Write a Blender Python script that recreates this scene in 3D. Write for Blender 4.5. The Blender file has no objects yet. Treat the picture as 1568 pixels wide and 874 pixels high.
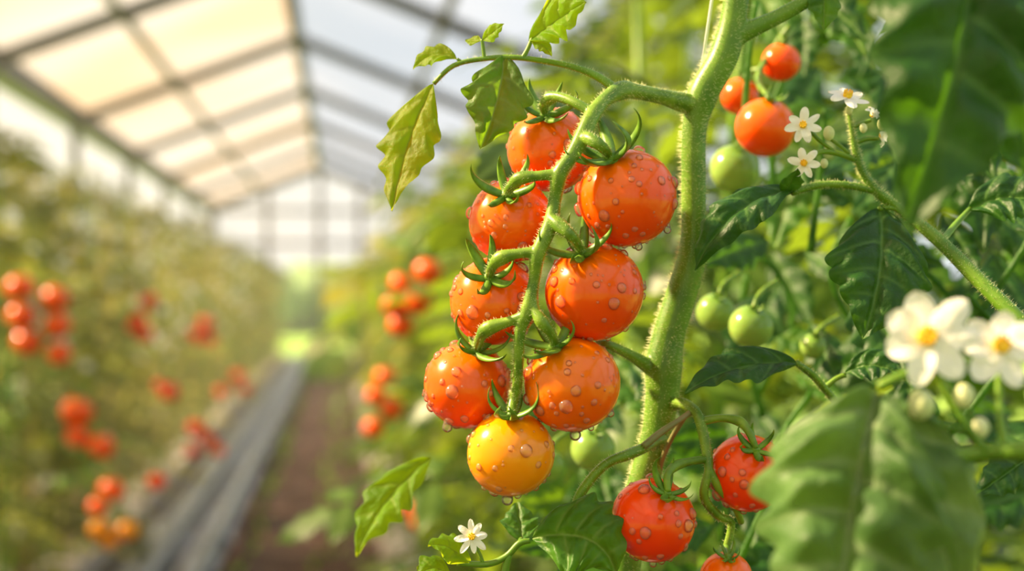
import bpy, math, random
import numpy as np
from mathutils import Vector, Matrix, Euler, noise
random.seed(7); rng=np.random.default_rng(7)
scene=bpy.context.scene
try:
    scene.view_settings.view_transform='Standard'
except Exception: pass

# ------------------------------------------------------------ camera
F=2178.0                      # focal length in units of a 1568-wide frame (50 mm / 36 mm)
cam_d=bpy.data.cameras.new('camera'); cam=bpy.data.objects.new('camera',cam_d)
scene.collection.objects.link(cam); scene.camera=cam
cam_d.lens=50; cam_d.sensor_width=36
cam_d.clip_start=0.02; cam_d.clip_end=300
cam.location=(0,0,1.1)
cam.rotation_euler=(math.radians(90.34),0,math.radians(-6.91))
cam_d.dof.use_dof=True; cam_d.dof.focus_distance=0.493; cam_d.dof.aperture_fstop=6.5
CM=Matrix.Translation(cam.location)@cam.rotation_euler.to_matrix().to_4x4()
CR=cam.rotation_euler.to_matrix(); CI=CM.inverted()
def P(u,v,d): return CM@Vector(((u-784)/F*d, -(v-437)/F*d, -d))   # measured position -> world metres
def D(x,up,fwd): return (CR@Vector((x,up,-fwd))).normalized()
def px(n,d=0.5): return n*d/F

# ------------------------------------------------------------ materials
def newmat(name):
    m=bpy.data.materials.new(name); m.use_nodes=True
    nt=m.node_tree; nt.nodes.clear()
    out=nt.nodes.new('ShaderNodeOutputMaterial')
    return m,nt,out
def nd(nt,t,**kw):
    n=nt.nodes.new(t)
    for k,v in kw.items(): n.inputs[k.replace('__',' ')].default_value=v
    return n
def s2l(c): return tuple(((x/255)/12.92 if x/255<=0.04045 else ((x/255+0.055)/1.055)**2.4) for x in c)+(1,)
def mixc(nt,fac,a,b):
    n=nt.nodes.new('ShaderNodeMix'); n.data_type='RGBA'
    for sock,val in ((n.inputs[0],fac),(n.inputs[6],a),(n.inputs[7],b)):
        if hasattr(val,'is_linked') or hasattr(val,'links'): nt.links.new(val,sock)
        else: sock.default_value=val
    return n.outputs[2]
def ramp(nt,fac,stops):
    r=nt.nodes.new('ShaderNodeValToRGB'); nt.links.new(fac,r.inputs[0])
    e=r.color_ramp.elements
    while len(e)<len(stops): e.new(0.5)
    for i,(p,c) in enumerate(stops): e[i].position=p; e[i].color=c
    return r.outputs[0]
def nz(nt,scale,detail=3,coord='Object',vec=None):
    tc=nt.nodes.new('ShaderNodeTexCoord'); n=nd(nt,'ShaderNodeTexNoise',Scale=scale,Detail=detail)
    nt.links.new(vec or tc.outputs[coord],n.inputs['Vector']); return n.outputs[0]
def bump(nt,h,strength,dist):
    b=nd(nt,'ShaderNodeBump',Strength=strength,Distance=dist); nt.links.new(h,b.inputs['Height']); return b.outputs[0]
def simple(name,c1,c2,scale=20,rough=0.5,metal=0,bumpv=0,bd=0.001,sss=0,coat=0):
    m,nt,out=newmat(name)
    f=nz(nt,scale)
    c=mixc(nt,ramp(nt,f,[(0.35,(0,0,0,1)),(0.65,(1,1,1,1))]),s2l(c1),s2l(c2))
    p=nd(nt,'ShaderNodeBsdfPrincipled',Roughness=rough,Metallic=metal)
    nt.links.new(c,p.inputs['Base Color'])
    p.inputs['Subsurface Weight'].default_value=sss
    p.inputs['Subsurface Scale'].default_value=0.004
    p.inputs['Coat Weight'].default_value=coat
    if bumpv: nt.links.new(bump(nt,nz(nt,scale*2,6),bumpv,bd),p.inputs['Normal'])
    nt.links.new(p.outputs[0],out.inputs[0]); return m
def leafmat(name,dark,light,vein,trans,tcol,rough=0.42,rnd=False,spec=.35):
    m,nt,out=newmat(name)
    a=nt.nodes.new('ShaderNodeAttribute'); a.attribute_name='vein'
    f=nz(nt,60 if not rnd else 6,4)
    if rnd:
        a2=nt.nodes.new('ShaderNodeAttribute'); a2.attribute_name='rnd'; f2=a2.outputs['Fac']
    else: f2=ramp(nt,f,[(0.3,(0,0,0,1)),(0.7,(1,1,1,1))])
    c=mixc(nt,f2,s2l(dark),s2l(light))
    c=mixc(nt,a.outputs['Fac'],c,s2l(vein))
    p=nd(nt,'ShaderNodeBsdfPrincipled',Roughness=rough)
    nt.links.new(c,p.inputs['Base Color'])
    p.inputs['Specular IOR Level'].default_value=spec
    if not rnd:
        nt.links.new(bump(nt,nz(nt,420,5),0.8,0.0008),p.inputs['Normal'])
    t=nt.nodes.new('ShaderNodeBsdfTranslucent')
    tc=mixc(nt,f2,s2l(tcol),tuple(min(1,x*1.4) for x in s2l(tcol)[:3])+(1,))
    tc=mixc(nt,a.outputs['Fac'],tc,tuple(x*.5 for x in s2l(tcol)[:3])+(1,))
    nt.links.new(tc,t.inputs[0])
    mx=nt.nodes.new('ShaderNodeMixShader'); mx.inputs[0].default_value=trans
    nt.links.new(p.outputs[0],mx.inputs[1]); nt.links.new(t.outputs[0],mx.inputs[2])
    nt.links.new(mx.outputs[0],out.inputs[0]); return m
def tomatomat(name,c1,c2,c3):
    m,nt,out=newmat(name)
    a=nt.nodes.new('ShaderNodeAttribute'); a.attribute_name='vein'
    n=nz(nt,35,1)
    ad=nt.nodes.new('ShaderNodeMath'); ad.operation='MULTIPLY_ADD'; nt.links.new(n,ad.inputs[0]); ad.inputs[1].default_value=0.15
    nt.links.new(a.outputs['Fac'],ad.inputs[2])
    c=ramp(nt,ad.outputs[0],[(0.10,s2l(c1)),(0.45,s2l(c2)),(0.85,s2l(c3))])
    p=nd(nt,'ShaderNodeBsdfPrincipled',Roughness=0.22)
    nt.links.new(c,p.inputs['Base Color'])
    p.inputs['Specular IOR Level'].default_value=0.35
    p.inputs['Subsurface Weight'].default_value=0.25
    p.inputs['Subsurface Radius'].default_value=(1.0,0.3,0.06)
    p.inputs['Subsurface Scale'].default_value=0.006
    p.inputs['Coat Weight'].default_value=0.25; p.inputs['Coat Roughness'].default_value=0.05
    nt.links.new(p.outputs[0],out.inputs[0]); return m

M_red=tomatomat('tomato_red',(255,90,3),(255,60,1),(255,46,1))
M_org=tomatomat('tomato_orange',(255,122,3),(255,84,1),(255,66,1))
M_amb=tomatomat('tomato_amber',(255,138,4),(255,108,1),(255,92,1))
M_yel=tomatomat('tomato_yellow',(255,158,6),(255,154,4),(255,132,3))
M_grn=tomatomat('tomato_green',(110,150,60),(140,172,80),(160,185,100))
M_stem=simple('stem_green',(80,124,22),(112,152,36),70,0.42,0,0.25,0.0003,0.25)
M_ped=simple('truss_green',(84,122,24),(124,158,42),160,0.4,0,0.25,0.0002,0.2)
M_sep=simple('sepal_green',(70,112,26),(118,158,48),200,0.42)
M_pur=simple('petiole_mauve',(108,118,60),(140,128,90),120,0.45)
M_hair=simple('hair_pale',(215,222,150),(235,238,180),50,0.5)
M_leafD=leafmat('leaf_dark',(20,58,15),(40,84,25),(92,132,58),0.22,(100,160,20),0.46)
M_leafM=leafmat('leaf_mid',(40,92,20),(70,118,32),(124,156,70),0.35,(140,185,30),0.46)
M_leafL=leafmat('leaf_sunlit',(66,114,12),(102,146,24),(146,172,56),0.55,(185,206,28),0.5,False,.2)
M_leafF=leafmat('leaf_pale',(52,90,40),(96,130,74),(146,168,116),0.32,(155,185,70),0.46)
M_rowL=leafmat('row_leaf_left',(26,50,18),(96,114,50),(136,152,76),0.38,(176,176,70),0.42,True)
M_rowLhaze=leafmat('row_leaf_left_hazed',(62,78,34),(140,144,78),(156,162,100),0.42,(200,188,98),0.5,True)  # distant leaves: haze mixed into a paler, duller leaf colour
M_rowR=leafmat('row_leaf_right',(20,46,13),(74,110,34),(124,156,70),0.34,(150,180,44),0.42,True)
M_rowRhaze=leafmat('row_leaf_right_hazed',(52,80,34),(118,140,70),(150,166,94),0.42,(180,186,82),0.5,True)  # same for the right row, distance haze put into the leaf tones
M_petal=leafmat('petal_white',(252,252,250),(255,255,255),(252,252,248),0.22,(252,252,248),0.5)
M_yc=simple('blossom_yellow',(250,190,15),(252,210,40),300,0.5)
M_bud=simple('bud_cream',(200,210,150),(225,228,180),200,0.5)
M_string=simple('string_white',(225,225,220),(240,240,238),60,0.6)
M_frame=simple('frame_grey',(60,66,74),(80,86,94),3,0.5,0.3)
M_soil=simple('soil_brown',(42,26,18),(88,57,40),5,0.95,0,0.8,0.03)
M_grass=simple('grass_green',(125,165,40),(170,205,70),2,0.9,0,0.5,0.05)
M_film=simple('film_grey',(76,82,94),(126,132,146),8,0.35,0.2,0.6,0.02)
M_pipe=simple('pipe_grey',(135,141,152),(165,171,182),8,0.3,0.6)
M_slab=simple('slab_white',(170,160,156),(200,190,186),6,0.6,0,0.4,0.01)

def waterm():
    # clear bead: most light passes, a little refracts, pale orange diffuse paints the inner brightness, the surface mirrors the sky by Fresnel
    m,nt,out=newmat('water')
    g=nd(nt,'ShaderNodeBsdfRefraction',IOR=1.33,Roughness=0.0)
    t=nt.nodes.new('ShaderNodeBsdfTransparent'); t.inputs[0].default_value=(1,1,1,1)
    d=nt.nodes.new('ShaderNodeBsdfDiffuse'); d.inputs[0].default_value=(1,.80,.58,1)
    m0=nt.nodes.new('ShaderNodeMixShader'); m0.inputs[0].default_value=0.42
    nt.links.new(g.outputs[0],m0.inputs[1]); nt.links.new(d.outputs[0],m0.inputs[2])
    mx=nt.nodes.new('ShaderNodeMixShader'); mx.inputs[0].default_value=0.74
    nt.links.new(m0.outputs[0],mx.inputs[1]); nt.links.new(t.outputs[0],mx.inputs[2])
    gl=nd(nt,'ShaderNodeBsdfGlossy',Roughness=0.09)
    fr=nd(nt,'ShaderNodeFresnel',IOR=1.5)
    m2=nt.nodes.new('ShaderNodeMixShader'); nt.links.new(fr.outputs[0],m2.inputs[0])
    nt.links.new(mx.outputs[0],m2.inputs[1]); nt.links.new(gl.outputs[0],m2.inputs[2])
    nt.links.new(m2.outputs[0],out.inputs[0]); return m
M_water=waterm()
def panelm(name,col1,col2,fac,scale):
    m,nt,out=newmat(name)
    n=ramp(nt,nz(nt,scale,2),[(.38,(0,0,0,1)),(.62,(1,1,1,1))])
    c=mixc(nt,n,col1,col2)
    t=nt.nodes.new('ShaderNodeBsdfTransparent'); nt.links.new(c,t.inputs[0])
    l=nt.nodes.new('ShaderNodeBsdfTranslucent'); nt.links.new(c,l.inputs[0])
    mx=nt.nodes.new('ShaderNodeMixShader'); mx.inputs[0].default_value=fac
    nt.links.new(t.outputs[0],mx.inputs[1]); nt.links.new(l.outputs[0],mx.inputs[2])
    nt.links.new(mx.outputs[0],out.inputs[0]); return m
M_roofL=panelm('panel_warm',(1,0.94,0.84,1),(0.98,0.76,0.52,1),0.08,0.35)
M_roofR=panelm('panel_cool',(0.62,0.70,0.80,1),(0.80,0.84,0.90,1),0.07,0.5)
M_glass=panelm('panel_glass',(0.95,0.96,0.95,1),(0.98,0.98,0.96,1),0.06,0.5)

# ------------------------------------------------------------ mesh tools
class MB:
    def __init__(s): s.v=[]; s.f=[]; s.a=[]
    def add(s,vs,fs,at=None):
        o=len(s.v); s.v+=[tuple(p) for p in vs]; s.f+=[tuple(i+o for i in f) for f in fs]
        s.a+= list(at) if at is not None else [0.0]*len(vs)
def empty(name,loc):
    e=bpy.data.objects.new(name,None); e.empty_display_size=0.02; e.location=loc; scene.collection.objects.link(e); return e
def mk(name,mb,mat,parent=None,smooth=True):
    me=bpy.data.meshes.new(name); me.from_pydata(mb.v,[],mb.f)
    at=me.attributes.new('vein','FLOAT','POINT'); at.data.foreach_set('value',mb.a)
    me.polygons.foreach_set('use_smooth',[smooth]*len(me.polygons)); me.materials.append(mat); me.update()
    o=bpy.data.objects.new(name,me); scene.collection.objects.link(o)
    if parent: o.parent=parent; o.matrix_parent_inverse=Matrix.Translation(-parent.location)
    return o
def resample(pts,rad,k=5):
    out=[];ro=[]
    n=len(pts)
    for i in range(n-1):
        p0=pts[max(i-1,0)];p1=pts[i];p2=pts[i+1];p3=pts[min(i+2,n-1)]
        for j in range(k):
            t=j/k
            out.append(0.5*((2*p1)+(p2-p0)*t+(2*p0-5*p1+4*p2-p3)*t*t+(3*p1-p0-3*p2+p3)*t**3))
            tt=t*t*(3-2*t); ro.append(rad[i]*(1-tt)+rad[i+1]*tt)
    out.append(pts[-1]); ro.append(rad[-1]); return out,ro
def tube(mb,pts,rad,seg=10,k=5):
    pts=[Vector(p) for p in pts]
    p,r=resample(pts,rad,k) if k>1 else (pts,rad)
    vs=[];fs=[]; up=None
    for i in range(len(p)):
        t=(p[min(i+1,len(p)-1)]-p[max(i-1,0)]).normalized()
        if up is None: up=t.orthogonal().normalized()
        up=(up-t*up.dot(t)).normalized(); sd=t.cross(up)
        for j in range(seg):
            a=2*math.pi*j/seg; vs.append(p[i]+(up*math.cos(a)+sd*math.sin(a))*r[i])
    for i in range(len(p)-1):
        for j in range(seg):
            a=i*seg+j;b=i*seg+(j+1)%seg; fs.append((a,b,b+seg,a+seg))
    fs.append(tuple(range(seg-1,-1,-1))); fs.append(tuple((len(p)-1)*seg+j for j in range(seg)))
    mb.add(vs,fs); return p,r
def T(mb,data,d=None,seg=10,k=5):
    pts=[];rad=[]
    for q in data:
        if len(q)==3: u,v,r=q; dd=d
        else: u,v,dd,r=q
        pts.append(P(u,v,dd)); rad.append(px(r,dd))
    return tube(mb,pts,rad,seg,k)
def hairs(mb,path,rad,n,ln=0.0014,w=0.00006):
    w*=1.35; ln*=1.35
    for _ in range(n):
        i=random.randrange(len(path)-1); q=random.random()
        p=path[i].lerp(path[i+1],q); r=rad[i]*(1-q)+rad[i+1]*q
        t=(path[i+1]-path[i]).normalized(); o=t.orthogonal().normalized()
        dr=(Matrix.Rotation(random.random()*6.283,3,t)@o)
        dd=(dr+t*random.uniform(-.3,.3)).normalized(); L=ln*random.uniform(.4,1.2)
        b=p+dr*r*0.93; s=dd.orthogonal().normalized()*w; s2=dd.cross(s)
        mb.add([b+s,b-s*.5+s2*.87,b-s*.5-s2*.87,b+dd*L],[(0,1,3),(1,2,3),(2,0,3)])
def sphere(mb,c,r,axis=Vector((0,0,1)),nu=40,nv=26,lobes=0,dim=0.0,squash=1.0,seed=0):
    axis=axis.normalized(); e1=axis.orthogonal().normalized(); e2=axis.cross(e1)
    vs=[];at=[];fs=[]
    vs.append(None);at.append(0)
    for i in range(1,nv):
        th=math.pi*i/nv
        for j in range(nu):
            ph=2*math.pi*j/nu
            rr=1+lobes*math.cos(5*ph+seed)*math.sin(th)**2*(0.6+0.4*math.cos(th))
            zz=math.cos(th)*squash - dim*math.exp(-(th/0.28)**2)
            vs.append(c+(e1*math.cos(ph)*math.sin(th)*rr+e2*math.sin(ph)*math.sin(th)*rr+axis*zz)*r); at.append(i/nv*0.8)
    vs[0]=c+axis*(squash-dim)*r; vs.append(c-axis*squash*r); at.append(0.8)
    for j in range(nu): fs.append((0,1+j,1+(j+1)%nu))
    for i in range(nv-2):
        for j in range(nu):
            a=1+i*nu+j;b=1+i*nu+(j+1)%nu; fs.append((a,a+nu,b+nu,b))
    l=len(vs)-1
    for j in range(nu): fs.append((1+(nv-2)*nu+j,l,1+(nv-2)*nu+(j+1)%nu))
    mb.add(vs,fs,at)
def sepal(mb,c,axis,e,L,curl,tw=0,wd=0.078):
    side=axis.cross(e).normalized(); n=14; pts=[]
    for i in range(n+1):
        s=i/n
        o=L*(0.98*s-0.44*s**3*curl); h=L*(0.03+0.06*math.sin(s*3.1)+curl*0.62*s**2.0)
        pts.append(c+e*o+axis*h+side*tw*L*s*s)
    vs=[];fs=[];seg=8
    for i in range(n+1):
        s=i/n; w=L*wd*(0.6+0.8*math.sin(min(1,s*1.8+.15)*1.57))*(1-s**1.7)+L*0.005
        t=(pts[min(i+1,n)]-pts[max(i-1,0)]).normalized(); sd=(side-t*side.dot(t)).normalized(); nn=sd.cross(t)
        for j in range(seg):
            a=2*math.pi*j/seg; vs.append(pts[i]+sd*w*math.cos(a)+nn*(w*0.40*math.sin(a)+w*0.4*math.cos(a)**2))
    for i in range(n):
        for j in range(seg):
            a=i*seg+j;b=i*seg+(j+1)%seg; fs.append((a,b,b+seg,a+seg))
    fs.append(tuple(n*seg+j for j in range(seg)))
    mb.add(vs,fs)
def calyx(mb,c,axis,L,n=6,curl=(0.75,1.35)):
    e1=axis.orthogonal().normalized(); a0=random.random()*6.28
    for k in range(n):
        a=a0+2*math.pi*(k+random.uniform(-.2,.2))/n
        e=(Matrix.Rotation(a,3,axis)@e1)
        cu=random.uniform(*curl)
        if e.z<-.35: cu*=.75
        sepal(mb,c,axis,e,L*random.uniform(.8,1.2),cu,random.uniform(-.3,.3))
    tube(mb,[c-axis*L*.04,c+axis*L*.05,c+axis*L*.12],[L*.12,L*.11,L*.08],10,3)
def env(t): return max(0.0,math.sin(math.pi*t**0.6))**0.72*(1-t)**0.12 if t<1 else 0.0
def leaf(mb,B,Tp,W,mid,nrm,n=6,lobe=0.25,fold=0.25,quilt=1.0,nt=88,ns=13,slant=0.30,curl=0.10,seed=0,wav=.06):
    Mp=(B+Tp)/2+mid; vs=[];at=[];fs=[]
    def bz(t): return B*(1-t)**2+Mp*2*t*(1-t)+Tp*t*t
    def tg(t): return ((Mp-B)*(1-t)+(Tp-Mp)*t).normalized()
    for i in range(nt+1):
        t=i/nt; e=env(t)
        for j in range(-ns,ns+1):
            s=math.copysign(abs(j/ns)**1.25,j) if j else 0.0; a=abs(s)
            ph=n*t**0.9+(0.45 if s>0 else 0.0)+.12*math.sin(seed*3+t*6)*(1 if s>0 else -1)
            lp=(0.5+0.5*math.cos(2*math.pi*ph))**0.8
            small=0.05*abs(math.sin(math.pi*ph*2.5))
            ef=1-lobe*(1-lp)*(0.3+0.7*a)-small*lobe*a*a+0.13*noise.noise(Vector((t*3,seed+(2 if s>0 else 0),.5)))
            x=s*W/2*e*ef
            tt=t+slant*a**1.2*e*(1-t)*(.85+.15*lp)
            T0=tg(tt); sd=T0.cross(nrm).normalized(); N=sd.cross(T0)
            q=math.sin(math.pi*ph)**2*math.sin(math.pi*min(1,a*0.95+.03))
            h=abs(x)*math.sin(fold)+quilt*W*0.055*q*e-quilt*W*0.025*math.exp(-(x/(0.03*W))**2)
            h-=curl*W*a**3*e
            h+=W*wav*noise.noise(Vector((t*2.7,s*1.6,seed*1.7)))*(0.3+a)
            h+=quilt*W*0.02*noise.noise(Vector((t*14,s*7,seed*1.7)))*e
            h+=W*0.03*a*a*math.sin(ph*2*math.pi+seed)
            vs.append(bz(tt)+sd*x*math.cos(fold)+N*h)
            dph=abs(ph-round(ph))
            vv=max(math.exp(-(x/(0.014*W))**2),0.7*math.exp(-(dph/0.06)**2)*(1-0.7*a))
            at.append(vv)
    m=2*ns+1
    for i in range(nt):
        for j in range(m-1):
            a=i*m+j; fs.append((a,a+1,a+m+1,a+m))
    mb.add(vs,fs,at)
def L(mb,b,t,W,n3=(0,.2,-1),mo=(0,0,0),**k):
    B=P(*b);Tp=P(*t); dm=(b[2]+t[2])/2
    mid=CR@Vector((px(mo[0],dm),-px(mo[1],dm),-mo[2]))
    leaf(mb,B,Tp,px(W,dm),mid*2,D(*n3),**k)
def blossom(mbp,mbc,c,nrm,r,n=6,seed=0,cup=0.15,pw=.27,hq=True):
    nrm=nrm.normalized(); e1=nrm.orthogonal().normalized()
    for k in range(n):
        a=seed+2*math.pi*(k+random.uniform(-.15,.15))/n
        e=Matrix.Rotation(a,3,nrm)@e1; side=nrm.cross(e)
        vs=[];fs=[];at=[];nt=12 if hq else 4;ns=3 if hq else 1
        rr=r*random.uniform(.85,1.1); cc=cup+random.uniform(-.15,.15); ww=pw*random.uniform(.85,1.15)
        for i in range(nt+1):
            t=i/nt; w=r*ww*(math.sin(math.pi*(0.10+0.90*t**1.15)))**0.5*(1 if t<1 else 0)
            for j in range(-ns,ns+1):
                s=j/ns
                vs.append(c+e*rr*(0.1+0.9*t)+side*w*s+nrm*(rr*(cc*math.sin(t*2.6)+0.02)+r*0.07*abs(s)*math.sin(k+3*t)))
                at.append(0)
        m=2*ns+1
        for i in range(nt):
            for j in range(m-1):
                a_=i*m+j; fs.append((a_,a_+1,a_+m+1,a_+m))
        mbp.add(vs,fs,at)
    if not hq: return
    sphere(mbc,c+nrm*r*0.12,r*0.2,nrm,16,10,0.12,0.1,0.8)
    for k in range(8):
        e=Matrix.Rotation(k*0.8,3,nrm)@e1
        tube(mbc,[c+e*r*.12,c+e*r*.17+nrm*r*.32],[r*.05,r*.04],6,1)

# ------------------------------------------------------------ main tomato truss
truss=empty('tomato_truss',P(850,430,0.5))
plant=empty('tomato_plant',P(1055,437,0.53))
sep=MB(); ped=MB(); hair=MB()
TOM=[ # u,v,r,depth, calyx u,v, mat, name, sepal length, drops
 (843,229,66,.526,834,180,M_org,'1',78,150),(960,303,76,.500,932,243,M_org,'2',100,150),(783,338,65,.514,776,300,M_org,'3',78,140),
 (910,447,76,.502,889,386,M_org,'4',90,150),(757,461,68,.512,750,424,M_org,'5',78,140),(716,590,67,.512,731,534,M_org,'6',86,140),
 (876,588,74,.500,849,527,M_amb,'7',88,140),(782,694,67,.500,783,632,M_yel,'8',72,90)]
def front(u,v,r,d,cu,cv):
    du=cu-u; dv=cv-v; q=r*r-du*du-dv*dv
    f=math.sqrt(q) if q>0 else 0
    R=px(r,d); c=P(u,v,d)
    ax=(CR@Vector((du,-dv,f))).normalized()
    return c,R,ax
CAL={}
def drops(mb,c,R,ax,n,big=1.0):
    pts=[]
    for _ in range(n*6):
        dr=Vector((random.gauss(0,1),random.gauss(0,1),random.gauss(0,1))).normalized()
        if dr.dot(ax)>0.86: continue
        k=len(pts)
        r=px(random.uniform(7,11) if k<12 else random.uniform(4,6) if k<46 else random.uniform(1.4,3.0))*big
        if any((dr-q).length*R<(r+w)*1.15 for q,w in pts): continue
        pts.append((dr,r))
        if len(pts)>=n: break
    for dr,r in pts:
        o=len(mb.v); sphere(mb,c+dr*(R*0.985),r,dr,16,12,0,0,0.74)
        cc=c+dr*R
        for q in range(o,len(mb.v)):
            pq=Vector(mb.v[q]); mb.v[q]=tuple(pq+Vector((0,0,-1))*r*.12*max(0,(cc-pq).z/r)+ (pq-cc)*.12*noise.noise(pq*600))
def tomato(u,v,r,d,cu,cv,mat,nm,parent,ndrop=120,LS=56):
    c,R,ax=front(u,v,r,d,cu,cv)
    mb=MB(); sphere(mb,c,R,ax,56,36,0.012,0.07,0.97,random.random()*6)
    mk('tomato_'+nm,mb,mat,parent)
    cp=c+ax*R*0.90
    calyx(sep,cp+ax*R*0.03,ax,px(LS,d))
    if ndrop:
        dm=MB(); drops(dm,c,R,ax,ndrop); mk('water_drops_'+nm,dm,M_water,parent)
    CAL[nm]=cp+ax*R*0.12; return c,R,ax
for t in TOM: tomato(*t[:8],truss,t[9],t[8])
def hang(mb,p,r):
    sphere(mb,p,r,Vector((0,0,1)),16,12,0,0,1.0)
    tube(mb,[p+Vector((0,0,r*.5)),p+Vector((0,0,r*1.25)),p+Vector((0,0,r*2.0))],[r*.86,r*.7,r*.6],12,3)
dr=MB()
for (u,v,d,r) in [(685,654,.506,8),(881,666,.498,9),(777,765,.498,9),(978,378,.496,6),(1000,863,.5,6),(935,633,.496,6),(655,610,.507,6),(985,440,.5,5),(820,746,.498,6),(1022,352,.498,6),(650,604,.51,4),(742,746,.5,5),(905,655,.496,5)]:
    hang(dr,P(u,v,d),px(r,d))
mk('water_drips',dr,M_water,truss)
p,r=T(ped,[(1072,162,.53,18),(1047,157,.527,15.5),(1010,147,.52,12),(975,140,.512,12),(952,138,.507,15),(925,154,.50,11.5),(905,180,.494,12.5),(893,207,.491,13.5),(875,240,.488,11.5),(857,267,.487,13),(850,306,.488,10),(842,346,.487,12),(824,388,.486,12),(818,430,.487,9),(808,475,.487,11),(796,508,.488,9),(794,560,.49,8),(791,600,.495,8)],seg=14)
hairs(hair,p,r,3000,0.0011,0.00004)
def pedi(nm,data,last=6):
    pts=[P(a,b,c) for a,b,c,_ in data]+[CAL[nm]]; rad=[px(q[3],q[2]) for q in data]+[px(last)]
    p,r=tube(ped,pts,rad,12,5); hairs(hair,p,r,280,0.0009,0.00004)
pedi('1',[(905,172,.496,8.5),(880,157,.499,8),(855,148,.504,8),(840,151,.508,11),(833,162,.512,8)])
pedi('2',[(892,210,.490,9),(906,214,.486,11),(921,224,.484,9)])
pedi('3',[(858,266,.487,10),(825,269,.488,8),(796,273,.490,11),(783,285,.494,8)])
pedi('4',[(843,333,.487,9),(858,346,.484,12),(876,362,.482,9)])
pedi('5',[(822,386,.486,9),(795,388,.487,8),(767,395,.489,12),(754,408,.492,8)])
pedi('6',[(805,483,.487,9),(780,492,.489,8),(747,503,.491,12),(735,518,.495,8)])
pedi('7',[(814,448,.487,8),(818,472,.486,8),(830,493,.484,11),(844,510,.486,8)])
pedi('8',[(791,598,.495,8),(787,610,.498,9)],8)
def remesh(o,vx,it=5):
    m=o.modifiers.new('fuse','REMESH'); m.mode='VOXEL'; m.voxel_size=vx; m.use_smooth_shade=True
    s=o.modifiers.new('soften','SMOOTH'); s.iterations=it; s.factor=0.5
o=mk('truss_stem',ped,M_ped,truss); remesh(o,0.00042,3)

# main stem
ms=MB()
p,r=T(ms,[(1140,-140,19),(1133,-60,19),(1124,20,20),(1108,85,23),(1076,145,24),(1063,200,19),(1062,280,19),(1062,350,19),(1058,400,23),(1042,455,24),(1025,510,25),(1016,560,29),(1014,610,26),(1003,670,22),(985,740,24),(965,810,24),(955,900,24),(950,1000,24)],.53,18)
hairs(hair,p,r,10000,0.0017,0.00005)
p,r=T(ms,[(1108,75,20),(1135,52,15),(1190,26,12),(1250,-8,11),(1310,-50,10),(1360,-110,10)],.53,12); hairs(hair,p,r,900,.0012,.00005)
T(ms,[(1100,95,.53,12),(1090,130,.53,15),(1078,165,.53,14)],None,12)
p,r=T(ms,[(1014,582,.53,17),(988,558,.527,11),(955,538,.52,8),(925,526,.515,7),(895,520,.53,6)],None,12); hairs(hair,p,r,250,.001,.00005)
o=mk('main_stem',ms,M_stem,plant); remesh(o,0.0006,6)
lo=MB(); b0=P(950,990,.53)
tube(lo,[b0+Vector((0,0,.01)),b0,b0+Vector((.01,.02,-.3)),Vector((b0.x+.02,b0.y+.05,0.0))],[px(23,.53)]*2+[.007,.009],12)
t0=P(1140,-136,.53); tube(lo,[t0-Vector((0,0,.008)),t0,t0+Vector((.01,.03,.15)),t0+Vector((.02,.08,.4))],[px(18,.53)]*2+[.004,.002],12)
mk('stem_extension',lo,M_stem,plant)
sm=MB() # petioles
p,r=T(sm,[(945,138,.507,8),(920,120,.509,6.5),(890,106,.51,5.5),(850,96,.515,5),(790,88,.515,4.5),(740,90,.515,4),(695,100,.515,4),(664,128,.515,3.5)]); hairs(hair,p,r,400,.0009,.00004)
T(sm,[(800,89,.515,4),(808,75,.515,3.5),(815,58,.515,3)])
T(sm,[(742,90,.515,3),(740,75,.515,3),(738,60,.515,2.5)])
T(sm,[(700,100,.515,3),(705,94,.515,2.5),(700,90,.515,2.5)])
p,r=T(sm,[(1640,570,.49,14),(1560,490,.50,13),(1500,430,.51,12),(1440,370,.52,10.5),(1385,325,.53,8),(1345,295,.53,8),(1322,265,.53,6),(1312,235,.53,6),(1305,200,.53,4),(1299,165,.53,3)]); hairs(hair,p,r,2000,.0012,.00005)
p,r=T(sm,[(1340,292,.53,6),(1295,283,.53,6),(1250,284,.53,6),(1212,295,.528,5)]); hairs(hair,p,r,300,.001,.00005)
T(sm,[(1312,245,.53,5),(1280,234,.53,4.5),(1255,233,.528,4),(1238,246,.527,3)])
T(sm,[(1310,218,.53,4),(1328,212,.53,4),(1346,212,.53,3)]); T(sm,[(1306,195,.53,3),(1322,188,.53,3),(1334,184,.53,3)])
T(sm,[(1300,235,.53,3),(1285,222,.53,3),(1270,212,.53,3)]); T(sm,[(1275,230,.53,3),(1255,215,.528,3),(1236,196,.526,3)])
T(sm,[(1385,325,.53,6),(1365,318,.53,4),(1345,320,.53,4)])
T(sm,[(1440,372,.52,6),(1462,345,.53,5),(1485,320,.54,4)])
p,r=T(sm,[(1220,556,.52,5),(1245,575,.53,6),(1265,598,.54,6),(1300,640,.56,6)]); hairs(hair,p,r,200,.001,.00005)
T(sm,[(1262,595,.54,5),(1280,580,.54,4),(1295,574,.54,4)])
T(sm,[(700,862,.50,5),(745,864,.50,5),(775,852,.50,5),(795,832,.50,5),(812,828,.50,4)]); T(sm,[(770,900,.5,6),(775,868,.5,6),(780,850,.5,5)]); T(sm,[(740,864,.5,3),(735,850,.5,3),(724,828,.5,3)])
T(sm,[(795,832,.505,4),(798,826,.51,4)])
T(sm,[(1700,640,.40,12),(1500,560,.37,9),(1400,570,.36,8),(1345,592,.36,7)]); T(sm,[(1640,-260,.42,12),(1580,-160,.38,9),(1545,-88,.37,8)])
mk('petioles',sm,M_stem,plant)
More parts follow.
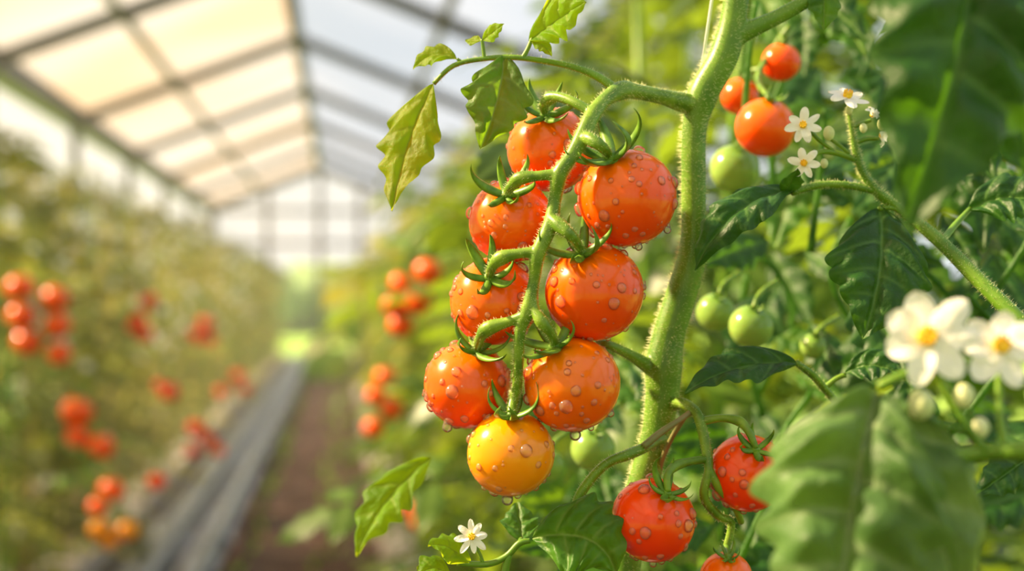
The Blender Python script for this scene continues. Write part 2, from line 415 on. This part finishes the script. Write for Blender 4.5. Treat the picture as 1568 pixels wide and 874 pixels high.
# lower truss
low=empty('tomato_truss',P(1070,740,.505))
ls=MB()
p,r=T(ls,[(1022,622,.53,10),(1045,618,.52,9),(1068,635,.512,8),(1082,690,.508,8),(1085,720,.505,7),(1078,760,.505,7),(1100,790,.51,7),(1120,800,.515,6),(1112,840,.515,6)]); hairs(hair,p,r,400,.001,.00005)
T(ls,[(1085,715,.505,6),(1100,745,.505,7),(1125,775,.51,6),(1135,800,.515,5)])
SAVE=sep; sep=MB()
tomato(1000,796,65,.502,1018,748,M_red,'1',low,70,64)
tomato(1145,724,60,.512,1150,682,M_red,'2',low,45,62)
tomato(1112,884,40,.51,1112,850,M_org,'3',low,0,36)
def pedi2(nm,data,last=5):
    tube(ls,[P(a,b,c) for a,b,c,_ in data]+[CAL[nm]],[px(q[3],q[2]) for q in data]+[px(last)],12,5)
pedi2('1',[(1084,703,.507,6),(1060,706,.503,6),(1035,713,.498,8),(1022,728,.494,6)])
pedi2('2',[(1074,645,.512,7),(1105,640,.510,6),(1132,645,.507,8),(1147,662,.503,6)])
pedi2('3',[(1112,838,.515,6)])
mk('calyx',sep,M_sep,low); sep=SAVE
mk('truss_stem',ls,M_ped,low)
mk('calyxes',sep,M_sep,truss)
pm=MB(); p,r=T(pm,[(1018,668,.53,9),(990,684,.512,8),(962,696,.506,8.5),(932,708,.505,7.5),(906,732,.505,7.5),(884,768,.505,8),(872,830,.51,8),(868,900,.52,8)]); hairs(hair,p,r,500,.001,.00005)
mk('side_petiole',pm,M_stem,plant)
pm=MB(); T(pm,[(1066,625,.515,4.5),(1042,642,.512,4.5),(1012,662,.51,5.5),(985,684,.508,6)]); T(pm,[(1050,636,.513,4),(1030,668,.52,4),(1015,700,.525,4),(1008,730,.53,4)])
mk('tendril',pm,M_pur,plant)
mk('stem_hairs',hair,M_hair,plant)

# ---- leaves in focus
A=MB();Bm=MB();C=MB()
L(C,(663,126,.515),(599,322,.503),108,(-.35,.25,-1),(-8,-6,.004),n=4,lobe=.24,fold=.10,seed=1)
L(Bm,(772,84,.515),(735,228,.500),122,(.15,.3,-1),(8,-2,-.003),n=4,lobe=.2,fold=.2,seed=2)
L(C,(700,90,.515),(632,106,.52),52,(.1,.6,-.8),(-4,-14,0),n=3,lobe=.2,seed=3,nt=50,ns=8)
L(C,(808,62,.515),(896,2,.50),98,(.1,.5,-1),(6,-6,0),n=4,lobe=.28,seed=4)
L(C,(812,62,.515),(845,86,.51),28,(.1,.5,-1),(3,-4,0),n=3,lobe=.15,seed=24,nt=40,ns=6)
L(C,(738,62,.515),(772,36,.51),34,(.1,.5,-1),n=3,lobe=.15,seed=5,nt=40,ns=6)
L(C,(738,62,.515),(712,62,.52),24,(.1,.5,-1),n=3,lobe=.15,seed=6,nt=40,ns=6)
L(A,(1216,290,.528),(1062,413,.512),108,(-.35,.7,-.8),(-14,-26,-.004),n=4,lobe=.12,fold=.35,seed=7,curl=.2,quilt=1.3)
L(A,(1202,300,.528),(1222,258,.52),46,(.4,.2,-1),n=3,lobe=.1,seed=8,nt=40,ns=6)
L(A,(1348,316,.53),(1322,519,.500),180,(.0,.35,-1),(6,-2,-.006),n=5,lobe=.13,fold=.12,seed=9,quilt=1.1,wav=.03)
L(A,(1222,556,.52),(1048,600,.505),94,(-.1,.75,-.7),(-4,-16,0),n=4,lobe=.16,fold=.3,seed=10,quilt=1.2)
L(A,(1292,572,.54),(1384,578,.53),78,(.1,.7,-.8),(0,-16,0),n=4,lobe=.16,seed=11)
L(A,(1482,322,.54),(1620,318,.53),110,(.1,.6,-.8),(0,-20,0),n=4,lobe=.18,seed=12)
L(Bm,(812,824,.50),(944,880,.488),158,(-.05,.45,-1),(22,-30,-.004),n=5,lobe=.15,fold=.12,seed=13,quilt=1.2)
L(C,(722,862,.50),(655,836,.495),66,(-.1,.8,-.6),(-4,-12,0),n=3,lobe=.15,seed=14)
L(C,(690,880,.50),(640,884,.495),66,(-.1,.8,-.6),(-4,-12,0),n=3,lobe=.15,seed=15)
L(Bm,(800,830,.515),(792,768,.53),70,(.2,.3,-1),n=3,lobe=.12,seed=16)
L(C,(660,700,.59),(545,852,.57),100,(-.4,.4,-.9),(-12,-8,0),n=4,lobe=.28,seed=17)
L(Bm,(1262,-26,.53),(1262,46,.525),60,(0,.2,-1),n=3,lobe=.12,seed=18)
L(A,(1590,690,.47),(1492,760,.46),80,(-.1,.4,-1),n=4,lobe=.16,seed=19)
L(A,(1500,10,.6),(1440,120,.58),110,(.2,.2,-1),n=4,seed=20)
f1=MB(); L(f1,(1345,590,.36),(1272,1040,.335),330,(-.2,.45,-1),(-14,-16,-.004),n=5,lobe=.2,fold=.10,quilt=2.2,seed=41,curl=.2,slant=.2,wav=.10)
L(f1,(1352,600,.365),(1480,1000,.35),200,(.2,.45,-1),(10,-10,-.004),n=4,lobe=.15,fold=.12,quilt=1.8,seed=43,slant=.2)
mk('leaves_pale',f1,M_leafF,plant)
L(A,(1500,-140,.37),(1390,350,.345),330,(.1,.1,-1),(14,-10,-.004),n=5,lobe=.15,fold=.12,quilt=1.5,seed=42,slant=.25)
L(A,(1560,-90,.38),(1580,290,.37),300,(.1,.1,-1),n=4,lobe=.18,seed=44)
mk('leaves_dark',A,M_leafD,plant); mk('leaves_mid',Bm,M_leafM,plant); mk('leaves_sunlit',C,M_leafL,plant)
# keep foliage from growing through the neighbouring fruit
FR=[(1165,150,95,.67),(1125,258,50,.67),(1150,500,48,.64),(1096,478,45,.67),(908,688,45,.64)]
def clear(u,v,d,ext): return not any(d<q[3]+.03 and math.hypot(u-q[0],v-q[1])<q[2]+ext for q in FR)
mid1=MB();mid2=MB()
for k in range(125):
    u=random.uniform(1100,1660); v=random.uniform(-60,930); d=random.uniform(.60,.88)
    a=random.uniform(-.2,3.4); ln=random.uniform(110,200)*.6/d
    du=math.cos(a)*ln; dv=abs(math.sin(a))*ln
    if not clear(u+du/2,v+dv/2,d-.03,ln*.45): continue
    L(random.choice([mid1,mid1,mid1,mid2]),(u,v,d),(u+du,v+dv,d-random.uniform(.0,.05)),ln*random.uniform(.55,.8),(random.uniform(-.6,.4),random.uniform(.1,.9),-1),n=4,lobe=.22,nt=36,ns=5,seed=30+k)
for k in range(26):
    u=random.uniform(850,1100); v=random.uniform(520,930); d=random.uniform(.62,.9)
    a=random.uniform(-.2,3.4); ln=random.uniform(90,170)*.6/d
    if not clear(u,v,d-.03,ln*.5): continue
    L(random.choice([mid1,mid2]),(u,v,d),(u+math.cos(a)*ln,v+abs(math.sin(a))*ln,d-.03),ln*.65,(random.uniform(-.6,.4),random.uniform(.1,.9),-1),n=4,lobe=.22,nt=36,ns=5,seed=130+k)
for k in range(16):
    u=random.uniform(1120,1600); d=random.uniform(.6,.8); v=random.uniform(0,700)
    T(mid2,[(u,v,d,5),(u+random.uniform(-60,60),v+90,d,5),(u+random.uniform(-90,90),v+220,d,6)],None,8)
mk('foliage_dark',mid1,M_leafD,plant); mk('foliage_mid',mid2,M_leafM,plant)

# ---- blossoms
bl=empty('tomato_blossom_cluster',P(1290,200,.53)); bp=MB();bc=MB();bb=MB()
blossom(bp,bc,P(1230,192,.522),D(-.25,.2,-1),px(30),7,.3,.1,.22)
blossom(bp,bc,P(1297,149,.524),D(.1,.8,-.55),px(38),6,.7,.02,.24)
blossom(bp,bc,P(1232,250,.522),D(-.4,.1,-.9),px(28),6,1.2,.1,.23)
blossom(bp,bc,P(1347,206,.53),D(.8,-.2,-.4),px(20),6,.2,.5)
blossom(bp,bc,P(1334,178,.53),D(.5,.6,-.4),px(18),5,.2,.6)
for u,v,r in [(1269,204,9),(1350,190,7),(1322,196,6),(1300,168,6),(1262,250,6)]: sphere(bb,P(u,v,.528),px(r),Vector((0,0,1)),16,10,.1,0,1.35)
mk('petals',bp,M_petal,bl);mk('stamens',bc,M_yc,bl);mk('buds',bb,M_bud,bl)
b2=empty('tomato_blossom',P(722,820,.497)); bp=MB();bc=MB()
blossom(bp,bc,P(723,822,.497),D(-.1,.3,-1),px(28),8,.1,.05,.2); mk('petals',bp,M_petal,b2);mk('stamens',bc,M_yc,b2)
fg=empty('tomato_blossom_cluster',P(1480,560,.36)); bp=MB();bc=MB();bb=MB();bs=MB()
blossom(bp,bc,P(1420,517,.36),D(-.25,.25,-1),px(76,.36),7,.5,.05,.29)
blossom(bp,bc,P(1532,531,.36),D(-.1,.4,-1),px(66,.36),7,.1,.05,.29)
for u,v,r in [(1410,620,20),(1475,606,16),(1500,655,14)]: sphere(bb,P(u,v,.36),px(r,.36),Vector((0,0,1)),16,10,.1,0,1.2)
T(bs,[(1640,690,.35,16),(1560,690,.355,15),(1490,695,.36,13),(1400,712,.36,13),(1340,720,.36,12)])
T(bs,[(1540,690,.356,8),(1530,620,.36,6),(1532,540,.363,5)]);T(bs,[(1510,692,.358,7),(1450,600,.362,6),(1422,525,.363,5)]);T(bs,[(1500,660,.36,4),(1440,650,.36,4),(1412,630,.36,4)]);T(bs,[(1505,670,.36,4),(1480,620,.36,4)])
mk('petals',bp,M_petal,fg);mk('stamens',bc,M_yc,fg);mk('buds',bb,M_bud,fg);mk('stalk',bs,M_stem,fg)

# ---- neighbouring fruit just behind
nb=empty('tomato_cluster',P(1165,180,.62)); SAVE=sep; sep=MB(); ns_=MB()
tomato(1172,195,46,.62,1178,155,M_org,'1',nb,0,30); tomato(1133,147,29,.66,1138,122,M_org,'2',nb,0,22); tomato(1196,95,30,.66,1200,66,M_org,'3',nb,0,22)
T(ns_,[(1210,40,.66,5),(1180,80,.66,5),(1160,120,.64,5),(1178,152,.61,5)]); T(ns_,[(1165,105,.65,4),(1148,110,.655,4),(1138,122,.655,4)]); T(ns_,[(1195,55,.66,4),(1200,66,.655,4)])
mk('calyx',sep,M_sep,nb); mk('stalk',ns_,M_ped,nb)
ng=empty('green_tomato_cluster',P(1130,400,.66)); sep=MB(); ns_=MB()
for i,(u,v,r,d) in enumerate([(1125,258,38,.66),(1150,500,34,.62),(1096,478,30,.65),(908,688,34,.62),(838,712,26,.65),(1245,530,20,.65)]):
    tomato(u,v,r,d,u+3,v-r*.8,M_grn,str(i+1),ng,0,22); T(ns_,[(u+4,v-r*.85,d-.005,4),(u+14,v-r*1.5,d,4),(u+40,v-r*1.7-12,d+.02,4)])
mk('calyx',sep,M_sep,ng); mk('stalk',ns_,M_ped,ng); sep=SAVE

st=MB(); a=P(1068,150,.535); b=P(1092,-12,.535); dirv=(b-a).normalized(); tube(st,[a-dirv*.03,a,b,b+dirv*.6,b+dirv*1.4],[.0006]*5,8,2)
mk('support_string',st,M_string)

# ------------------------------------------------------------ rows of plants (leaf masses)
def template(nleaf,nt,ns,stem=True):
    mb=MB()
    def one(b,t,w,sd):
        leaf(mb,Vector(b),Vector(t),w,Vector((0,0,.03)),Vector((0,0,1)),n=3,lobe=.25,fold=.2,quilt=.6,nt=nt,ns=ns,seed=sd)
    pr=(nleaf-1)//2
    for i in range(pr):
        x=.28+.5*i/max(1,pr-1) if pr>1 else .5
        for s in(-1,1):
            ln=.34-.05*i; one((x,0,-.25*x*x),(x+.12,s*ln,-.25*x*x-.10),.22,i+s)
    one((.85,0,-.2),(1.25,0,-.42),.28,9)
    if stem: tube(mb,[Vector((0,0,0)),Vector((.45,0,-.02)),Vector((.9,0,-.22))],[.014,.01,.006],3,2)
    v=np.array(mb.v); return v,mb.f,np.array(mb.a)
TH=template(7,9,2); TL=template(5,4,1)
def row(name,tpl,pos,scale,mat,parent):
    v,f,a=tpl; n=len(pos); az=rng.uniform(0,2*np.pi,n); pi_=rng.uniform(-.5,.5,n); ro=rng.uniform(-.6,.6,n)
    def R(ax,th):
        c,s=np.cos(th),np.sin(th); M=np.zeros((n,3,3)); i,j,k={'z':(0,1,2),'y':(2,0,1),'x':(1,2,0)}[ax]
        M[:,k,k]=1;M[:,i,i]=c;M[:,j,j]=c;M[:,i,j]=-s;M[:,j,i]=s; return M
    M=R('z',az)@R('y',pi_)@R('x',ro)
    V=np.einsum('nij,vj->nvi',M,v)*scale[:,None,None]+pos[:,None,:]
    nv=len(v); V=V.reshape(-1,3)
    V[:,2]=np.maximum(V[:,2],0.01); V[:,0]=np.clip(V[:,0],-2.05,1.38); V[:,1]=np.clip(V[:,1],-2.9,24.3)
    fl=[x for q in f for x in q]; tot=[len(q) for q in f]; fl=np.array(fl);tot=np.array(tot)
    LI=(fl[None,:]+(np.arange(n)*nv)[:,None]).ravel(); TT=np.tile(tot,n); ST=np.concatenate([[0],np.cumsum(TT)[:-1]])
    me=bpy.data.meshes.new(name); me.vertices.add(len(V)); me.vertices.foreach_set('co',V.ravel())
    me.loops.add(len(LI)); me.loops.foreach_set('vertex_index',LI.astype(np.int32))
    me.polygons.add(len(TT)); me.polygons.foreach_set('loop_start',ST.astype(np.int32)); me.polygons.foreach_set('loop_total',TT.astype(np.int32))
    me.polygons.foreach_set('use_smooth',np.ones(len(TT),bool)); me.update(calc_edges=True); me.validate()
    x=me.attributes.new('vein','FLOAT','POINT'); x.data.foreach_set('value',np.tile(a*.5,n).astype(np.float32))
    x=me.attributes.new('rnd','FLOAT','POINT'); x.data.foreach_set('value',np.repeat(rng.uniform(0,1,n)**1.4,nv).astype(np.float32))
    me.materials.append(mat); o=bpy.data.objects.new(name,me); scene.collection.objects.link(o)
    o.parent=parent; o.matrix_parent_inverse=Matrix.Translation(-parent.location); return o
rR=empty('tomato_plant_row',(0.5,8,0)); rL=empty('tomato_plant_row',(-1.1,8,0))
def samp(n,fn,y0,y1,pw=1.5):
    out=[]
    while len(out)<n:
        y=y0+(y1-y0)*random.random()**pw; q=fn(y)
        if q: out.append(q)
    return np.array(out)
def fr(y):
    x=random.uniform(.13,1.0); z=random.uniform(.05,2.1); h=z-1.1
    if h>1.15*x-.02 or (y<.85 and x<.2) : return None
    if z<.8: x+=.14*(1-z/.8)+.04
    return (x+.02*math.sin(y*5),y,z)
def fl(y):
    x=-random.uniform(.88,1.6); z=random.uniform(.05,2.1); h=z-1.1
    if h>.50*abs(x)-.10+.1*random.random(): return None
    return (x,y,z)
def frn(y):
    q=fr(y)
    if q is None or abs(q[2]-1.1)>.35*y+.1: return None
    c=CI@Vector(q); d=-c.z
    if d>.1 and not clear(784+c.x/d*F,437-c.y/d*F,d-.18,330*.7/d*.5): return None
    return q
def frb(y):
    q=fr(y)
    if q is None: return None
    return (q[0]+.25,q[1],q[2]) if q[0]<.9 else None
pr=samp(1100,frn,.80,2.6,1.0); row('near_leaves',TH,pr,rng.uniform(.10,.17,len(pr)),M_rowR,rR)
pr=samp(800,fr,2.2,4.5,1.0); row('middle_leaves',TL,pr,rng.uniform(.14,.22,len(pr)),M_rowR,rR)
pr=samp(2600,fr,3.5,23.5,1.4); row('far_leaves',TL,pr,rng.uniform(.15,.26,len(pr)),M_rowRhaze,rR)
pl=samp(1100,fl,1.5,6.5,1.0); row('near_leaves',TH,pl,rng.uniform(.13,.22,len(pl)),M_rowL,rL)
pl=samp(3000,fl,5,23.5,1.3); row('far_leaves',TL,pl,rng.uniform(.15,.26,len(pl)),M_rowLhaze,rL)
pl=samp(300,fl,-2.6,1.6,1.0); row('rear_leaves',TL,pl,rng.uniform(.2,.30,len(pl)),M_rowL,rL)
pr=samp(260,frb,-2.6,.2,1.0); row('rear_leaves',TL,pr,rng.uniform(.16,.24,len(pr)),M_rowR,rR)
glint_mb=MB()  # white petal shapes added to stand in for bright glints in the row
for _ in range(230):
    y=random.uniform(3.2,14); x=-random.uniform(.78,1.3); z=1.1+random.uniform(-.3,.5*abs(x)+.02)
    blossom(glint_mb,None,Vector((x,y,z)),Vector((random.uniform(0,1),-1,random.uniform(-.3,.6))),random.uniform(.016,.026),5,random.random()*6,.1,.36,False)
mk('glint_blossoms',glint_mb,M_petal,rL)
for par,xs in ((rR,(.3,.6)),(rL,(-1.0,-1.35))):
    s=MB(); y=1.0
    while y<23:
        for x in xs:
            xx=x+random.uniform(-.06,.06); top=1.1+(1.0*x if x>0 else .45*abs(x))
            tube(s,[Vector((xx,y,0)),Vector((xx+random.uniform(-.04,.04),y+.05,.7)),Vector((xx,y+random.uniform(-.05,.05),top))],[.009,.008,.004],6,3)
        y+=.45
    mk('stalks',s,M_stem,par)
def cluster(items,d,mat=M_red):
    us=sum(i[0] for i in items)/len(items); vs_=sum(i[1] for i in items)/len(items)
    e=empty('tomato_cluster',P(us,vs_,d)); f=MB(); g=MB(); vmin=min(i[1] for i in items)
    top=P(us,vmin-40,d)
    tube(g,[top+Vector((.05 if us>520 else -.08,0,.04)),top,P(us,vs_,d),P(us,max(i[1] for i in items),d)],[.004,.004,.003,.002],6,3)
    for u,v,r in items:
        dd=d+random.uniform(-.01,.01); c=P(u,v,dd); R=px(r*.95,dd)
        ax=Vector((random.uniform(-.3,.3),-.3,1)).normalized(); sphere(f,c,R,ax,20,14,.02,.08,.93)
        calyx(g,c+ax*R*.9,ax,R*.8); tube(g,[c+ax*R*.95,c+ax*R*1.3,P(us,v-r,d)],[R*.08]*3,6,3)
    mk('fruit',f,mat,e); mk('stalk',g,M_sep,e)
cluster([(655,415,23),(614,433,18),(640,460,24),(602,467,18),(614,497,21)],1.9,M_org)
cluster([(590,577,18),(575,605,16),(600,625,19),(572,655,17)],2.35,M_org)
cluster([(632,780,14),(640,800,12)],1.9,M_org)
cluster([(30,440,23),(85,457,23),(33,483,23),(88,497,22),(42,523,23),(90,541,20)],3.45,M_org)
cluster([(118,630,26),(118,668,20),(155,683,22)],3.3,M_org); cluster([(170,750,21),(150,775,16)],3.2,M_org)
cluster([(152,810,18),(195,812,18),(168,828,14)],3.1,M_yel)
cluster([(228,460,14),(212,490,14),(222,512,14),(205,500,12)],5.5); cluster([(315,495,13),(300,515,13),(322,520,11)],7.5)
cluster([(260,600,15),(245,590,10)],5.0); cluster([(300,655,14),(318,672,13),(295,690,12),(335,690,11)],5.2); cluster([(365,575,11),(375,595,10),(340,600,10)],8.0); cluster([(240,737,15)],3.5)
cluster([(20,640,20),(10,610,20)],3.3,M_grn); cluster([(140,730,18),(100,740,16)],3.3,M_grn)

# ------------------------------------------------------------ greenhouse
xl,xr,xd,zE,zR,y0,y1=-2.12,1.45,-.34,2.51,3.22,-3.0,24.4
def box(mb,a,b,w,h=None):
    a=Vector(a);b=Vector(b);h=h or w; t=(b-a).normalized()
    up=Vector((0,0,1)) if abs(t.z)<.95 else Vector((0,1,0)); sd=t.cross(up).normalized(); up=sd.cross(t)
    vs=[p+sd*sx*w/2+up*sz*h/2 for p in(a,b) for sx,sz in((-1,-1),(1,-1),(1,1),(-1,1))]
    mb.add(vs,[(0,1,2,3),(7,6,5,4),(0,4,5,1),(1,5,6,2),(2,6,7,3),(3,7,4,0)])
def quad(mb,*p): mb.add([Vector(q) for q in p],[(0,1,2,3)])
g=MB(); quad(g,(xl,y0,0),(xr,y0,0),(xr,y1,0),(xl,y1,0)); mk('floor',g,M_soil,None,False)
rf=empty('roof',(xd,10,zR)); f=MB()
box(f,(xd,y0,zR-.03),(xd,y1,zR-.03),.08,.12); box(f,(xl,y0,zE),(xl,y1,zE),.15,.15); box(f,(xr,y0,zE),(xr,y1,zE),.15,.15)
for k in (.45,):
    box(f,(xl+(xd-xl)*k,y0,zE+(zR-zE)*k-.02),(xl+(xd-xl)*k,y1,zE+(zR-zE)*k-.02),.05); box(f,(xr+(xd-xr)*k,y0,zE+(zR-zE)*k-.02),(xr+(xd-xr)*k,y1,zE+(zR-zE)*k-.02),.05)
ys=[3.05+2.92*i for i in range(-2,8)]
for y in ys:
    box(f,(xl,y,zE-.02),(xd,y,zR-.03),.07,.09); box(f,(xr,y,zE-.02),(xd,y,zR-.03),.07,.09)
mk('rafters',f,M_frame,rf,False)
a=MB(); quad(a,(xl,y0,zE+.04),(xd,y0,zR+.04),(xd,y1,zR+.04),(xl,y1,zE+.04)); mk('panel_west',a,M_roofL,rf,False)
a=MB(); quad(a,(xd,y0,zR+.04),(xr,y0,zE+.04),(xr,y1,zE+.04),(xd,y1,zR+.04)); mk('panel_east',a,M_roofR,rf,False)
for nm,x in(('wall_left',xl),('wall_right',xr)):
    w=empty(nm,(x,10,1.2)); f=MB()
    for y in ys: box(f,(x,y,0),(x,y,zE),.07)
    box(f,(x,y0,1.3),(x,y1,1.3),.04); box(f,(x,y0,.15),(x,y1,.15),.06,.3)
    mk('frame',f,M_frame,w,False)
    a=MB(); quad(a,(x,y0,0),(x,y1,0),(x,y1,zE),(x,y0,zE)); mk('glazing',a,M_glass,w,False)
for nm,yy in(('wall_back',y1),('wall_front',y0)):
    w=empty(nm,(xd,yy,1.5)); f=MB()
    for x in (xl,-1.22,-.34,.35,xr):
        k=(x-xl)/(xd-xl) if x<xd else (xr-x)/(xr-xd); box(f,(x,yy,0),(x,yy,zE+(zR-zE)*k),.09)
    for z in (1.95,zE): box(f,(xl,yy,z),(xr,yy,z),.07)
    box(f,(xl,yy,zE),(xd,yy,zR),.08); box(f,(xr,yy,zE),(xd,yy,zR),.08)
    mk('frame',f,M_frame,w,False)
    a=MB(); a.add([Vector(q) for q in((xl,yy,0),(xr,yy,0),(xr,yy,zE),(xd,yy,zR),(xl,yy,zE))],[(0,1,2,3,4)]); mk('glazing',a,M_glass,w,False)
a=MB(); quad(a,(-60,-40,-.03),(60,-40,-.03),(60,90,-.03),(-60,90,-.03)); mk('lawn',a,M_grass,None,False)
gr=MB()
for _ in range(2000):
    x=random.uniform(-.45,.12); y=random.uniform(18,24); h=random.uniform(.08,.28); q=random.uniform(-.06,.06)
    gr.add([(x-.012,y,0),(x+.012,y,0),(x+q,y+random.uniform(-.04,.04),h)],[(0,1,2)])
for _ in range(350):
    x=random.choice([random.gauss(-.05,.05),random.gauss(-.40,.03)]); y=random.uniform(2.5,17); h=random.uniform(.02,.06); q=random.uniform(-.04,.04)
    gr.add([(x-.012,y,0),(x+.012,y,0),(x+q,y+random.uniform(-.04,.04),h)],[(0,1,2)])
mk('grass_tuft',gr,M_grass)
tr=MB()
for i in range(26):
    c=Vector((-16+i*1.3+random.uniform(-.4,.4),40+random.uniform(0,3),random.uniform(.6,1.2)))
    R=random.uniform(1.2,1.9)
    o0=len(tr.v); sphere(tr,c,R,Vector((0,0,1)),20,14,.05,0,.8)
    for q in range(o0,len(tr.v)):
        pq=Vector(tr.v[q]); tr.v[q]=tuple(pq+(pq-c).normalized()*.3*noise.noise(pq*2.2))
mk('tree_line',tr,simple('tree_green',(120,150,90),(165,190,120),1,0.9))
f=MB(); nx,ny=14,240; vs=[];fs=[]
for j in range(ny+1):
    y=.5+j*23.5/ny
    for i in range(nx+1):
        x=-.86+.38*i/nx; z=.02+.035*math.sin(i/nx*math.pi)+.03*noise.noise(Vector((x*14,y*3,0)))+.04*(1 if 3<i<6 else 0)
        vs.append((x,y,max(.004,z)))
for j in range(ny):
    for i in range(nx): q=j*(nx+1)+i; fs.append((q,q+1,q+nx+2,q+nx+1))
f.add(vs,fs); mk('mulch_film',f,M_film)
pp=empty('heating_pipe',(-.6,10,.1)); f=MB()
for x in(-.52,-.68): tube(f,[(x,.5,.1),(x,12,.1),(x,24,.1)],[.022]*3,12,2)
y=1.5
while y<24:
    box(f,(-.74,y,.03),(-.46,y,.03),.03)
    for x in(-.52,-.68): box(f,(x,y,0),(x,y,.09),.02)
    y+=1.6
mk('rails',f,M_pipe,pp)
f=MB(); y=1.2
while y<23.5:
    for x0,wd in((.17,.2),(-1.12,.2)):
        vs=[(x0,y,0),(x0+wd,y,0),(x0+wd,y+.9,0),(x0,y+.9,0),(x0+.02,y+.02,.1),(x0+wd-.02,y+.02,.1),(x0+wd-.02,y+.88,.1),(x0+.02,y+.88,.1)]
        f.add(vs,[(3,2,1,0),(4,5,6,7),(0,1,5,4),(1,2,6,5),(2,3,7,6),(3,0,4,7)])
    y+=1.0
mk('grow_slab',f,M_slab,None,False)
# humid air in the far part of the house
m,nt,out=newmat('humid_air'); vs_=nd(nt,'ShaderNodeVolumeScatter',Density=.012,Anisotropy=.6); vs_.inputs['Color'].default_value=(1,.93,.78,1)
nt.links.new(vs_.outputs[0],out.inputs['Volume'])
f=MB(); box(f,((xl+xr)/2,3.0,1.2),((xl+xr)/2,y1-.1,1.2),xr-xl-.2,2.35); mk('mist',f,m,None,False)

# ------------------------------------------------------------ light
w=bpy.data.worlds.new('sky'); scene.world=w; w.use_nodes=True; nt=w.node_tree; nt.nodes.clear()
out=nt.nodes.new('ShaderNodeOutputWorld'); bg=nt.nodes.new('ShaderNodeBackground'); tc=nt.nodes.new('ShaderNodeTexCoord'); sx=nt.nodes.new('ShaderNodeSeparateXYZ')
nt.links.new(tc.outputs['Generated'],sx.inputs[0])
mr=nt.nodes.new('ShaderNodeMapRange'); nt.links.new(sx.outputs[0],mr.inputs[0]); mr.inputs[1].default_value=-.6; mr.inputs[2].default_value=.35
c=ramp(nt,mr.outputs[0],[(0,(1.0,.80,.55,1)),(.5,(1.0,.93,.81,1)),(1,(.82,.87,.94,1))])
nt.links.new(c,bg.inputs[0]); bg.inputs[1].default_value=1.2; nt.links.new(bg.outputs[0],out.inputs[0])
sl=bpy.data.lights.new('sun','SUN'); sl.energy=15.0; sl.angle=math.radians(2.5); sl.color=(1,.80,.52)
so=bpy.data.objects.new('sun',sl); scene.collection.objects.link(so)
ts=D(-.76,.62,.12); so.rotation_euler=ts.to_track_quat('Z','Y').to_euler(); so.location=(-3,2,5)
